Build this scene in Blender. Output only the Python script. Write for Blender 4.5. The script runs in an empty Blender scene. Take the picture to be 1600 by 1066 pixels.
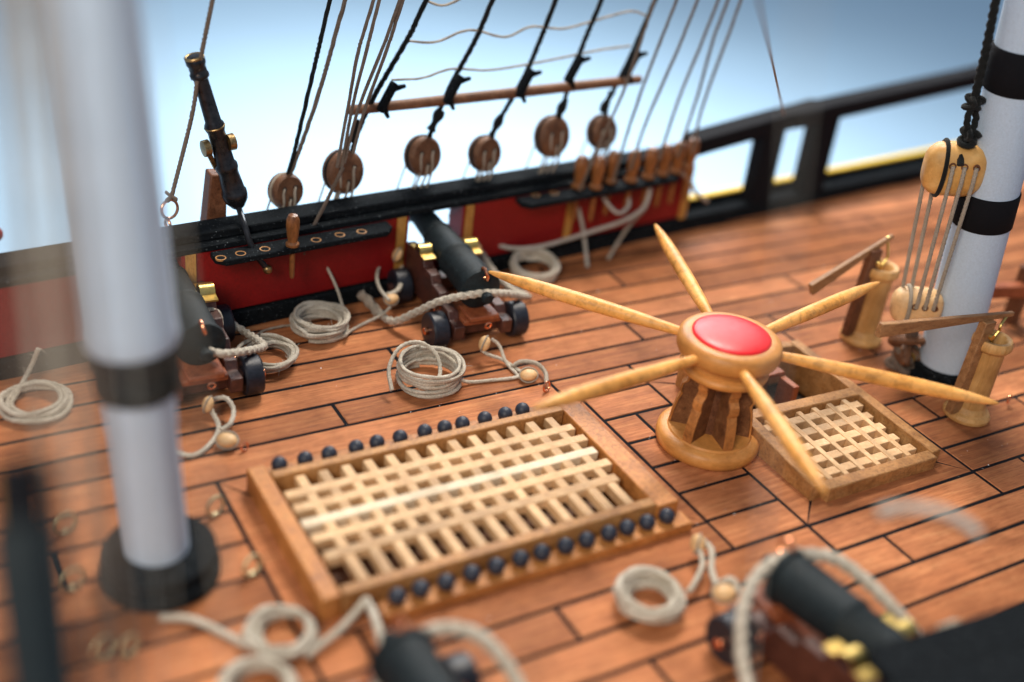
import bpy, math, random
from mathutils import Vector, Matrix
V = Vector
sc = bpy.context.scene
C = sc.collection
rnd = random.Random(7)
PI = math.pi

# ------------------------------------------------------------ camera (units: the deck plane is z = 0, x runs along the planks)
R = Matrix(((0.8634900890846605, 0.16608171254462606, -0.47623705316870224),
            (-0.4916394248755666, 0.4879356835553721, -0.7212554641882264),
            (0.11258570939771699, 0.8569338559489852, 0.5029799444986021)))
CAM = V((-21.716960, -21.364546, 20.0))
FPX = 1809.372258
cd = bpy.data.cameras.new('camera'); cam = bpy.data.objects.new('camera', cd); C.objects.link(cam)
cam.matrix_world = Matrix.Translation(CAM) @ R.to_4x4()
cd.sensor_width = 36; cd.lens = FPX * 36 / 1600; cd.clip_start = 0.1; cd.clip_end = 3000
cd.dof.use_dof = True; cd.dof.focus_distance = 36.2; cd.dof.aperture_fstop = cd.lens * 1e-3 / 0.98
sc.camera = cam

# ------------------------------------------------------------ world, lamps, exposure
w = bpy.data.worlds.new('World'); sc.world = w; w.use_nodes = True
bg = w.node_tree.nodes['Background']; bg.inputs[0].default_value = (0.60, 0.77, 1.0, 1); bg.inputs[1].default_value = 0.36
def area(name, loc, target, size, power, col, sy=None):
    l = bpy.data.lights.new(name, 'AREA'); l.shape = 'RECTANGLE'; l.size = size; l.size_y = sy or size
    l.energy = power; l.color = col
    o = bpy.data.objects.new(name, l); C.objects.link(o); o.location = loc
    o.rotation_euler = (V(target) - V(loc)).to_track_quat('-Z', 'Y').to_euler()
    return o
area('window_light', (14, 28, 56), (-2, 0, 0), 20, 50000, (1.0, 0.91, 0.80), 12)
area('front_fill', (-46, -30, 40), (-6, 0, 0), 22, 30000, (1.0, 0.89, 0.75))  # added fill lamp, out of view, brightens the foreground deck
area('backdrop_fill', (38, 70, 40), (38, 70, -26), 50, 112000, (0.94, 0.98, 1.0))  # unseen lamp added so the backdrop fades from bright to blue
sc.view_settings.view_transform = 'Standard'; sc.view_settings.look = 'None'
sc.view_settings.exposure = 0; sc.view_settings.gamma = 1
sc.render.engine = 'CYCLES'
sc.cycles.use_denoising = True

# ------------------------------------------------------------ points of the photograph turned into points on known planes
def ray(px, py): return R @ V(((px - 800) / FPX, -(py - 533) / FPX, -1))
def at(px, py, z=0.0):
    r = ray(px, py); return CAM + r * ((z - CAM.z) / r.z)
def aty(px, py, y):
    r = ray(px, py); return CAM + r * ((y - CAM.y) / r.y)
def atx(px, py, x):
    r = ray(px, py); return CAM + r * ((x - CAM.x) / r.x)

# ------------------------------------------------------------ materials
MATS = {}
def nt(name):
    m = bpy.data.materials.new(name); m.use_nodes = True; t = m.node_tree
    return m, t, t.nodes['Principled BSDF']
def N(t, kind, **kw):
    n = t.nodes.new(kind)
    for k, v in kw.items(): setattr(n, k, v)
    return n
def ramp(t, fac, stops):
    r = N(t, 'ShaderNodeValToRGB'); e = r.color_ramp.elements
    while len(e) < len(stops): e.new(0.5)
    for i, (p, c) in enumerate(stops):
        e[i].position = p; e[i].color = (c[0], c[1], c[2], 1)
    t.links.new(fac, r.inputs[0]); return r.outputs[0]
def mixc(t, a, b, fac, mode='MIX'):
    m = N(t, 'ShaderNodeMix', data_type='RGBA', blend_type=mode)
    for s, v in ((6, a), (7, b), (0, fac)):
        if hasattr(v, 'links'): t.links.new(v, m.inputs[s])
        elif isinstance(v, tuple): m.inputs[s].default_value = (v[0], v[1], v[2], 1)
        else: m.inputs[s].default_value = v
    return m.outputs[2]
def noise(t, co, scale, detail=4, rough=0.6, dist=0.0):
    n = N(t, 'ShaderNodeTexNoise'); n.inputs['Scale'].default_value = scale; n.inputs['Detail'].default_value = detail
    n.inputs['Roughness'].default_value = rough; n.inputs['Distortion'].default_value = dist
    t.links.new(co, n.inputs['Vector']); return n.outputs[0]
def coords(t, scale=(1, 1, 1), island=True):
    tc = N(t, 'ShaderNodeTexCoord'); mp = N(t, 'ShaderNodeMapping'); mp.inputs['Scale'].default_value = scale
    t.links.new(tc.outputs['Object'], mp.inputs[0]); g = N(t, 'ShaderNodeNewGeometry')
    if not island: return mp.outputs[0], g.outputs['Random Per Island']
    a = N(t, 'ShaderNodeVectorMath', operation='MULTIPLY_ADD')
    cx = N(t, 'ShaderNodeCombineXYZ')
    for i in range(3): t.links.new(g.outputs['Random Per Island'], cx.inputs[i])
    t.links.new(cx.outputs[0], a.inputs[0]); a.inputs[1].default_value = (37.1, 91.7, 53.3); t.links.new(mp.outputs[0], a.inputs[2])
    return a.outputs[0], g.outputs['Random Per Island']
def bump(t, b, h, strength, dist=0.05):
    n = N(t, 'ShaderNodeBump'); n.inputs['Strength'].default_value = strength; n.inputs['Distance'].default_value = dist
    t.links.new(h, n.inputs['Height']); t.links.new(n.outputs[0], b.inputs['Normal'])

def wood(name, c1, c2, c3, grain=(0.5, 7, 7), vary=0.35, rough=0.5, bmp=0.25, spec=0.35, pores=0.35):
    m, t, b = nt(name)
    co, isl = coords(t, grain)
    n1 = noise(t, co, 1.4, 6, 0.65, 0.6)
    n2 = noise(t, co, 7.0, 4, 0.7, 0.3)
    c = ramp(t, n1, [(0.28, c1), (0.52, c2), (0.74, c3)])
    pr = ramp(t, n2, [(0.36, (1 - pores,) * 3), (0.52, (1, 1, 1))])
    c = mixc(t, c, pr, 1.0, 'MULTIPLY')
    iv = ramp(t, isl, [(0.0, (1 - vary, 1 - vary * 1.05, 1 - vary * 1.1)), (0.5, (1, 1, 1)), (1.0, (1 + vary * 0.35, 1 + vary * 0.45, 1 + vary * 0.55))])
    c = mixc(t, c, iv, 1.0, 'MULTIPLY')
    tc = N(t, 'ShaderNodeTexCoord')
    big = noise(t, tc.outputs['Object'], 0.7, 3)
    c = mixc(t, c, ramp(t, big, [(0.3, (0.72, 0.69, 0.66)), (0.5, (0.95, 0.94, 0.93)), (0.68, (1.08, 1.06, 1.03))]), 1.0, 'MULTIPLY')
    t.links.new(c, b.inputs['Base Color'])
    rr = N(t, 'ShaderNodeMapRange'); rr.inputs[3].default_value = rough - 0.12; rr.inputs[4].default_value = rough + 0.15
    t.links.new(n1, rr.inputs[0]); t.links.new(rr.outputs[0], b.inputs['Roughness'])
    b.inputs['Specular IOR Level'].default_value = spec
    bump(t, b, n2, bmp, 0.03)
    MATS[name] = m; return m
def paint(name, col, rough=0.5, speck=None, bmp=0.25, sc_=9, metal=0.0, spec=0.4, mott=0.25):
    m, t, b = nt(name)
    tc = N(t, 'ShaderNodeTexCoord'); co = tc.outputs['Object']
    n = noise(t, co, sc_, 5, 0.65)
    lo = tuple(x * (1 - mott) for x in col); hi = tuple(x * (1 + mott) for x in col)
    c = ramp(t, n, [(0.3, lo), (0.7, hi)])
    if speck:
        s = noise(t, co, speck[2] if len(speck) > 2 else 30, 2, 0.5)
        c = mixc(t, c, speck[0], ramp(t, s, [(speck[1], (0, 0, 0)), (speck[1] + 0.05, (1, 1, 1))]))
    t.links.new(c, b.inputs['Base Color'])
    b.inputs['Metallic'].default_value = metal; b.inputs['Specular IOR Level'].default_value = spec
    rr = N(t, 'ShaderNodeMapRange'); rr.inputs[3].default_value = max(0.05, rough - 0.12); rr.inputs[4].default_value = min(1, rough + 0.12)
    t.links.new(n, rr.inputs[0]); t.links.new(rr.outputs[0], b.inputs['Roughness'])
    if bmp: bump(t, b, noise(t, co, sc_ * 3, 4, 0.7), bmp, 0.02)
    MATS[name] = m; return m
def fibre(name, col, dark=0.55, fuzz=0.5):
    m, t, b = nt(name)
    tc = N(t, 'ShaderNodeTexCoord'); n = noise(t, tc.outputs['Object'], 22, 4, 0.7); n2 = noise(t, tc.outputs['Object'], 2.0, 2)
    c = ramp(t, n, [(0.3, tuple(x * dark for x in col)), (0.62, col)])
    c = mixc(t, c, ramp(t, n2, [(0.3, (0.8, 0.78, 0.74)), (0.7, (1.05, 1.05, 1.05))]), 1.0, 'MULTIPLY')
    t.links.new(c, b.inputs['Base Color']); b.inputs['Roughness'].default_value = 0.85; b.inputs['Specular IOR Level'].default_value = 0.15
    b.inputs['Sheen Weight'].default_value = 0.15 * fuzz
    bump(t, b, n, 0.5, 0.03)
    MATS[name] = m; return m

wood('deck_wood', (0.30, 0.098, 0.038), (0.46, 0.168, 0.066), (0.57, 0.25, 0.105), (0.35, 5, 5), 0.4, 0.62, 0.3, 0.15, pores=0.28)
wood('coaming_wood', (0.34, 0.12, 0.028), (0.53, 0.21, 0.055), (0.62, 0.28, 0.09), (1.2, 1.2, 1.2), 0.2, 0.5, 0.35)
wood('hatch_wood', (0.28, 0.12, 0.035), (0.47, 0.225, 0.075), (0.58, 0.32, 0.13), (1.6, 1.6, 1.6), 0.25, 0.55, 0.4)
wood('red_wood', (0.22, 0.05, 0.02), (0.35, 0.10, 0.04), (0.45, 0.15, 0.06), (1.5, 1.5, 1.5), 0.2, 0.45, 0.3)
wood('grating_wood', (0.54, 0.31, 0.14), (0.66, 0.42, 0.22), (0.74, 0.53, 0.32), (2, 2, 2), 0.28, 0.6, 0.3, pores=0.15)
wood('batten_wood', (0.66, 0.50, 0.32), (0.76, 0.62, 0.44), (0.82, 0.70, 0.53), (2, 2, 2), 0.05, 0.6, 0.3, pores=0.1)
wood('box_wood', (0.48, 0.20, 0.045), (0.63, 0.275, 0.07), (0.70, 0.34, 0.11), (1.0, 1.0, 4), 0.12, 0.42, 0.15, pores=0.12)
wood('bar_wood', (0.62, 0.27, 0.055), (0.82, 0.395, 0.10), (0.88, 0.48, 0.17), (0.55, 0.55, 0.7), 0.1, 0.42, 0.2, pores=0.3)
wood('pump_wood', (0.46, 0.24, 0.07), (0.60, 0.33, 0.115), (0.68, 0.42, 0.17), (4, 4, 0.6), 0.1, 0.5, 0.25, pores=0.15)
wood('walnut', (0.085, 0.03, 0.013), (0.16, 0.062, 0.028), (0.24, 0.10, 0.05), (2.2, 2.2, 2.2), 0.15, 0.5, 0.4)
wood('whelp_wood', (0.12, 0.045, 0.018), (0.22, 0.09, 0.035), (0.32, 0.15, 0.065), (2.2, 2.2, 2.2), 0.15, 0.5, 0.4)
wood('lever_wood', (0.22, 0.10, 0.04), (0.36, 0.18, 0.075), (0.46, 0.26, 0.12), (1, 4, 4), 0.15, 0.5, 0.35)
wood('carriage_wood', (0.04, 0.014, 0.01), (0.08, 0.025, 0.017), (0.15, 0.05, 0.03), (2.5, 2.5, 2.5), 0.2, 0.42, 0.5, spec=0.6)
wood('deadeye_wood', (0.10, 0.042, 0.02), (0.18, 0.08, 0.038), (0.27, 0.135, 0.07), (2, 2, 2), 0.2, 0.55, 0.4)
wood('pin_wood', (0.17, 0.06, 0.016), (0.28, 0.105, 0.03), (0.38, 0.16, 0.05), (2, 2, 1), 0.2, 0.35, 0.1, spec=0.6)
wood('ochre_wood', (0.38, 0.17, 0.03), (0.52, 0.26, 0.06), (0.58, 0.32, 0.1), (3, 3, 1), 0.15, 0.55, 0.3)
wood('pear_wood', (0.62, 0.36, 0.16), (0.74, 0.47, 0.23), (0.80, 0.55, 0.3), (1.5, 1.5, 1.5), 0.12, 0.45, 0.15, pores=0.1)
paint('black_paint', (0.008, 0.010, 0.012), 0.85, ((0.26, 0.29, 0.31), 0.69, 18), 0.6, 6, mott=0.5, spec=0.05)
paint('iron_black', (0.010, 0.016, 0.019), 0.6, ((0.22, 0.25, 0.27), 0.73, 24), 0.7, 9, mott=0.5, spec=0.22)
paint('wheel_black', (0.014, 0.017, 0.026), 0.38, None, 0.3, 12, mott=0.4)
paint('ball_black', (0.022, 0.028, 0.045), 0.48, None, 0.15, 8, mott=0.35)
paint('band_black', (0.006, 0.006, 0.008), 0.9, None, 0.4, 14, spec=0.15)
paint('gloss_black', (0.008, 0.009, 0.012), 0.25, None, 0.25, 6)
paint('red_paint', (0.22, 0.004, 0.005), 0.5, None, 0.25, 12, mott=0.22)
paint('dome_red', (0.72, 0.010, 0.016), 0.4, None, 0.05, 4, mott=0.08, spec=0.45)
paint('mast_white', (0.47, 0.57, 0.69), 0.75, None, 0.35, 16, mott=0.09, spec=0.15)
paint('blue_paint', (0.01, 0.03, 0.22), 0.5)
paint('yellow_paint', (0.75, 0.5, 0.04), 0.55)
paint('bronze', (0.035, 0.036, 0.04), 0.30, None, 0.15, 5, 0.7, mott=0.4)
paint('worn_bronze', (0.30, 0.20, 0.09), 0.35, None, 0.3, 9, 0.9, mott=0.5)
paint('dull_brass', (0.55, 0.47, 0.28), 0.5, None, 0.3, 8, 0.8, mott=0.3)
paint('brass', (0.66, 0.47, 0.15), 0.33, None, 0.2, 8, 1.0, mott=0.15)
paint('copper', (0.85, 0.36, 0.20), 0.25, None, 0.1, 8, 1.0, mott=0.15)
paint('dust', (0.75, 0.75, 0.75), 0.8, None, 0)
paint('hold_shade', (0.035, 0.022, 0.016), 0.8)  # dark tone put in for the shade inside hold, bore and holes
paint('table_blue', (0.47, 0.65, 0.80), 0.6, None, 0, 0.02, mott=0.05)
fibre('rope_white', (0.62, 0.56, 0.465), 0.5)
wood('block_wood', (0.50, 0.24, 0.06), (0.66, 0.36, 0.11), (0.74, 0.45, 0.17), (1.2, 1.2, 1.2), 0.1, 0.45, 0.15, pores=0.1)
fibre('rope_grey', (0.42, 0.36, 0.29), 0.6)
fibre('rope_brown', (0.19, 0.145, 0.115), 0.55)
fibre('rope_black', (0.012, 0.013, 0.013), 0.5)
fibre('rope_pale', (0.50, 0.47, 0.42), 0.7)

# ------------------------------------------------------------ mesh helpers
class MB:
    def __init__(s): s.v = []; s.f = []
    def add(s, vs, fs):
        n = len(s.v); s.v += [V(p) for p in vs]; s.f += [tuple(i + n for i in f) for f in fs]; return s
    def box(s, x0, x1, y0, y1, z0, z1):
        return s.add([(x0, y0, z0), (x1, y0, z0), (x1, y1, z0), (x0, y1, z0), (x0, y0, z1), (x1, y0, z1), (x1, y1, z1), (x0, y1, z1)],
                     [(0, 3, 2, 1), (4, 5, 6, 7), (0, 1, 5, 4), (1, 2, 6, 5), (2, 3, 7, 6), (3, 0, 4, 7)])
    def beam(s, a, b, wd, h, up=(0, 0, 1), w2=None, h2=None):
        a, b = V(a), V(b); d = (b - a).normalized(); sd = d.cross(V(up)).normalized(); u = sd.cross(d)
        w2 = wd if w2 is None else w2; h2 = h if h2 is None else h2
        vs = [p + sd * (x * ww / 2) + u * (y * hh / 2) for p, ww, hh in ((a, wd, h), (b, w2, h2)) for x, y in ((-1, -1), (1, -1), (1, 1), (-1, 1))]
        return s.add(vs, [(0, 1, 2, 3), (7, 6, 5, 4), (0, 4, 5, 1), (1, 5, 6, 2), (2, 6, 7, 3), (3, 7, 4, 0)])
    def lathe(s, prof, o=(0, 0, 0), ax=(0, 0, 1), seg=32, caps=True, rfun=None):
        ax = V(ax).normalized(); q = ax.to_track_quat('Z', 'Y'); o = V(o); vs = []; fs = []
        for r, z in prof:
            for k in range(seg):
                a = 2 * PI * k / seg; rr = r * (rfun(a, z) if rfun else 1)
                vs.append(o + q @ V((rr * math.cos(a), rr * math.sin(a), z)))
        for i in range(len(prof) - 1):
            for k in range(seg):
                k2 = (k + 1) % seg; fs.append((i * seg + k, i * seg + k2, (i + 1) * seg + k2, (i + 1) * seg + k))
        if caps:
            fs.append(tuple(reversed(range(seg)))); n = (len(prof) - 1) * seg; fs.append(tuple(n + k for k in range(seg)))
        return s.add(vs, fs)
    def ball(s, c, r, seg=20, sq=(1, 1, 1), ax=(0, 0, 1)):
        prof = [(max(1e-4, r * math.sin(PI * i / 12)), -r * math.cos(PI * i / 12)) for i in range(13)]
        n = len(s.v); s.lathe(prof, (0, 0, 0), (0, 0, 1), seg, caps=False)
        q = V(ax).to_track_quat('Z', 'Y')
        for i in range(n, len(s.v)): s.v[i] = V(c) + q @ V((s.v[i].x * sq[0], s.v[i].y * sq[1], s.v[i].z * sq[2]))
        return s
    def tube(s, pts, r, seg=8, lobes=0, pitch=0.5, closed=False, caps=True, depth=0.28):
        pts = [V(p) for p in pts]; n = len(pts); rr = r if hasattr(r, '__len__') else [r] * n
        vs = []; fs = []; up = None; dist = 0.0
        for i, p in enumerate(pts):
            if closed: d = pts[(i + 1) % n] - pts[i - 1]
            else: d = pts[min(i + 1, n - 1)] - pts[max(i - 1, 0)]
            if d.length < 1e-9: d = V((1, 0, 0))
            d.normalize()
            if up is None: up = d.orthogonal().normalized()
            up = (up - d * up.dot(d)).normalized(); sd = d.cross(up)
            if i: dist += (p - pts[i - 1]).length
            for k in range(seg):
                a = 2 * PI * k / seg
                q = rr[i] * (1 - depth + depth * abs(math.cos(lobes * 0.5 * (a - 2 * PI * dist / pitch))) * 1.6) if lobes else rr[i]
                vs.append(p + (up * math.cos(a) + sd * math.sin(a)) * q)
        m = n if closed else n - 1
        for i in range(m):
            j = (i + 1) % n
            for k in range(seg):
                k2 = (k + 1) % seg; fs.append((i * seg + k, i * seg + k2, j * seg + k2, j * seg + k))
        if caps and not closed:
            fs.append(tuple(reversed(range(seg)))); fs.append(tuple((n - 1) * seg + k for k in range(seg)))
        return s.add(vs, fs)
    def torus(s, c, ax, Rr, r, seg=28, sseg=8, a0=0, a1=2 * PI):
        q = V(ax).to_track_quat('Z', 'Y'); full = abs(a1 - a0 - 2 * PI) < 1e-6
        n = seg if full else seg + 1
        pts = [V(c) + q @ V((Rr * math.cos(a0 + (a1 - a0) * i / seg), Rr * math.sin(a0 + (a1 - a0) * i / seg), 0)) for i in range(n)]
        return s.tube(pts, r, sseg, closed=full)
    def build(s, name, mat, parent=None, bev=0, ang=35, origin=None):
        if parent is not None: o0 = ORG.get(parent.name, V((0, 0, 0)))
        elif origin is not None: o0 = V(origin)
        else:
            lo = V([min(p[i] for p in s.v) for i in range(3)]); hi = V([max(p[i] for p in s.v) for i in range(3)])
            o0 = V(((lo.x + hi.x) / 2, (lo.y + hi.y) / 2, lo.z))
        me = bpy.data.meshes.new(name); me.from_pydata([tuple(p - o0) for p in s.v], [], s.f); me.update()
        me.materials.append(MATS[mat] if isinstance(mat, str) else mat)
        me.polygons.foreach_set('use_smooth', [True] * len(me.polygons)); me.set_sharp_from_angle(angle=math.radians(ang))
        o = bpy.data.objects.new(name, me); C.objects.link(o)
        if parent is not None: o.parent = parent
        else: o.location = o0
        ORG[o.name] = o0
        if bev:
            b = o.modifiers.new('bevel', 'BEVEL'); b.width = bev; b.segments = 2; b.limit_method = 'ANGLE'; b.angle_limit = math.radians(40)
        return o
ORG = {}
def tag(o, label=None, cat=None, group=None, kind=None):
    for k, v in (('label', label), ('category', cat), ('group', group), ('kind', kind)):
        if v: o[k] = v
    return o
def thing(name, loc, label, cat, group=None):
    o = bpy.data.objects.new(name, None); C.objects.link(o); o.location = loc; o.empty_display_size = 0.3
    ORG[o.name] = V(loc); return tag(o, label, cat, group)
def kids(o): return [c for c in bpy.data.objects if c.parent == o]
def copy_tree(o, parent=None):
    c = o.copy(); C.objects.link(c); c.parent = parent
    for ch in kids(o): copy_tree(ch, c)
    return c
def smooth(pts, step=0.08, jit=0.0):
    pts = [V(p) for p in pts]
    if len(pts) == 2:
        n = max(2, int((pts[1] - pts[0]).length / step)); return [pts[0].lerp(pts[1], i / n) for i in range(n + 1)]
    P = [pts[0] * 2 - pts[1]] + pts + [pts[-1] * 2 - pts[-2]]; out = []
    for i in range(1, len(P) - 2):
        a, b, c, d = P[i - 1:i + 3]; n = max(2, int((c - b).length / step))
        for k in range(n):
            u = k / n
            out.append(0.5 * (2 * b + (c - a) * u + (2 * a - 5 * b + 4 * c - d) * u * u + (3 * b - a - 3 * c + d) * u ** 3))
    out.append(pts[-1])
    if jit:
        out = [p + V((rnd.uniform(-jit, jit), rnd.uniform(-jit, jit), rnd.uniform(-jit, jit))) for p in out]
    return out
def rope(label, pts, r, mat='rope_white', group=None, name='rope', cat='rope', step=0.07, pitch=None, parent=None, lobes=3):
    sp = smooth(pts, step)
    return tag_or_part(MB().tube(sp, r, 9 if lobes else 6, lobes, pitch or r * 7), name, mat, label, cat, group, parent)
def tag_or_part(mb, name, mat, label, cat, group, parent=None, bev=0):
    o = mb.build(name, mat, parent, bev=bev)
    if parent is None: tag(o, label, cat, group)
    elif label: o['label'] = label
    return o
def coil_pts(c, Rr, n, r, seed, hgt=0.0, ecc=0.0, wob=0.06):
    g = random.Random(seed); c = V(c); out = []; st = 26
    ph = g.uniform(0, 6.28); offs = [(g.uniform(-wob, wob), g.uniform(-wob, wob), g.uniform(-wob, wob), g.uniform(-.04, .04)) for _ in range(n + 1)]
    for i in range(n * st + 1):
        t = i / st; k = int(min(t, n - 1e-6)); u = t - k
        o = [offs[k][j] * (1 - u) + offs[k + 1][j] * u for j in range(4)]
        a = ph + 2 * PI * t
        lay = r + hgt * (t / n) + (r * 1.2) * (k % 3) * 0.6 + abs(o[3])
        R2 = Rr + o[2] * 1.6
        out.append(c + V((R2 * math.cos(a) * (1 + ecc) + o[0], R2 * math.sin(a) * (1 - ecc) + o[1], lay + 0.03 * math.sin(3 * a + k))))
    return out

# ------------------------------------------------------------ the setting: backdrop table, hull sides, deck
g = MB(); g.add([(-900, -900, -26), (1500, -900, -26), (1500, 1500, -26), (-900, 1500, -26)], [(0, 1, 2, 3)])
tag(g.build('table_top', 'table_blue'), 'pale blue surface far below and behind the ship', None, None, 'structure')

def yb(x): return 12.25 + 0.095 * (x - 2)
def clip(poly, a, b, c):                        # keep a*x + b*y <= c
    out = []
    for i in range(len(poly)):
        p, q = poly[i - 1], poly[i]; dp = a * p[0] + b * p[1] - c; dq = a * q[0] + b * q[1] - c
        if (dp <= 0) != (dq <= 0):
            t = dp / (dp - dq); out.append((p[0] + (q[0] - p[0]) * t, p[1] + (q[1] - p[1]) * t))
        if dq <= 0: out.append(q)
    return out
def rect_minus(rc, hole):
    x0, x1, y0, y1 = rc; a0, a1, b0, b1 = hole
    if x1 <= a0 or x0 >= a1 or y1 <= b0 or y0 >= b1: return [rc]
    out = []
    if x0 < a0: out.append((x0, a0, y0, y1))
    if x1 > a1: out.append((a1, x1, y0, y1))
    m0, m1 = max(x0, a0), min(x1, a1)
    if y0 < b0: out.append((m0, m1, y0, b0))
    if y1 > b1: out.append((m0, m1, b1, y1))
    return out
H1 = (-14.3, -2.42, -3.15, 3.4); H2 = (0.25, 7.2, -4.4, 3.6)
ys = [-14.1, -12.9, -11.7, -10.45, -9.2, -8.0, -6.78, -5.58, -4.38, -3.12, -1.8, -0.5, 0.8, 2.1, 3.4, 4.65, 5.85, 7.1, 8.3, 9.5, 10.7, 11.9, 13.1, 14.3, 15.6, 17]
butts = {4.65: -9.96, 3.4: -2.9, -6.78: 2.05, -5.58: -8.2, -4.38: -13.0, -8.0: -7.0, -9.2: -2.0, 5.85: 1.8, 7.1: 10.5, 8.3: -11.2, 9.5: 3.5, -3.12: 12.3, 2.1: 9.6, 0.8: -1.2, -1.8: 8.6, -0.5: 12.0, 10.7: 1.0}
planks = MB(); gp = 0.056
def plank(poly, z=0.0, th=0.12):
    poly = clip(clip(poly, -0.095, 1, 12.25 - 0.19 + 0.2), -0.095, -1, 12.25 - 0.19 + 0.2)
    if len(poly) < 3: return
    n = len(poly); dz = rnd.uniform(-0.012, 0.006); cx = sum(p[0] for p in poly) / n; cy = sum(p[1] for p in poly) / n
    e = 0.022
    def ins(p): return (p[0] - math.copysign(e, p[0] - cx), p[1] - math.copysign(e, p[1] - cy))
    vs = [(p[0], p[1], z - th) for p in poly] + [(p[0], p[1], z + dz - e) for p in poly] + [(*ins(p), z + dz) for p in poly]
    fs = [tuple(2 * n + i for i in range(n))]
    for l in (0, 1):
        for i in range(n): j = (i + 1) % n; fs.append((l * n + i, l * n + j, (l + 1) * n + j, (l + 1) * n + i))
    planks.add(vs, fs)
for i in range(len(ys) - 1):
    y0, y1 = ys[i], ys[i + 1]
    b0 = butts.get(y0, rnd.uniform(-10, 0)); xs = [b0 + k * 17.5 for k in range(-4, 5)]
    for k in range(len(xs) - 1):
        if xs[k] > 50 or xs[k + 1] < -45: continue
        rs = [(xs[k], xs[k + 1], y0, y1)]
        for h in (H1, H2): rs = [q for r_ in rs for q in rect_minus(r_, h)]
        for x0, x1, a, b in rs:
            if b - a < 0.12 or x1 - x0 < 0.2: continue
            plank([(x0 + gp, a + gp), (x1 - gp, a + gp), (x1 - gp, b - gp), (x0 + gp, b - gp)])
def margin(h, inn):
    x0, x1, y0, y1 = h; a0, a1, b0, b1 = inn; q = gp * 0.8
    plank([(x0 + q, y0 + q), (x1 - q, y0 + q), (a1 - q, b0), (a0 + q, b0)])
    plank([(a0 + q, b1), (a1 - q, b1), (x1 - q, y1 - q), (x0 + q, y1 - q)])
    plank([(x0 + q, y0 + 2 * q), (a0, b0 + q), (a0, b1 - q), (x0 + q, y1 - 2 * q)])
    plank([(a1, b0 + q), (x1 - q, y0 + 2 * q), (x1 - q, y1 - 2 * q), (a1, b1 - q)])
margin(H1, (-13.5, -3.4, -2.3, 2.3)); margin(H2, (1.3, 6.3, -3.4, 3.0))
dk = planks.build('deck', 'deck_wood', origin=(0, 0, 0), ang=20); tag(dk, 'reddish brown laid planks with black caulked seams', None, None, 'structure')
cau = MB()
for r_ in [q for a in rect_minus((-45, 50, -18, 18), (-13.4, -3.5, -2.25, 2.25)) for q in rect_minus(a, (1.35, 6.25, -3.35, 2.95))]:
    pl = clip(clip([(r_[0], r_[2]), (r_[1], r_[2]), (r_[1], r_[3]), (r_[0], r_[3])], -0.095, 1, 12.4), -0.095, -1, 12.4)
    if len(pl) > 2: cau.add([(p[0], p[1], -0.022) for p in pl], [tuple(range(len(pl)))])
tag(cau.build('deck_caulking', 'band_black', origin=(0, 0, 0)), 'black caulking between the deck planks', None, None, 'structure')
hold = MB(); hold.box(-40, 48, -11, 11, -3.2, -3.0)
tag(hold.build('lower_deck', 'hold_shade', origin=(0, 0, 0)), 'lower deck under the gratings, coloured dark for the shade there', None, None, 'structure')
du = MB()
for i in range(420):
    a = rnd.choice(ys[8:22]) if rnd.random() < 0.6 else rnd.uniform(-6, 11)
    x = rnd.uniform(-13, 13); y = a + rnd.gauss(0, 0.05)
    if (H1[0] < x < H1[1] and H1[2] < y < H1[3]) or (H2[0] < x < H2[1] and H2[2] < y < H2[3]): continue
    r = rnd.choice((0.012, 0.015, 0.02, 0.03)); c = V((x, y, r * 0.5))
    du.add([c + V((rnd.uniform(-1, 1), rnd.uniform(-1, 1), rnd.uniform(-.3, .9))) * r for _ in range(4)], [(0, 1, 2), (0, 2, 3), (0, 3, 1), (1, 3, 2)])
tag(du.build('dust_specks', 'dust', origin=(0, 0, 0)), 'white dust specks scattered on the planks', None, None, 'stuff')

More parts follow.
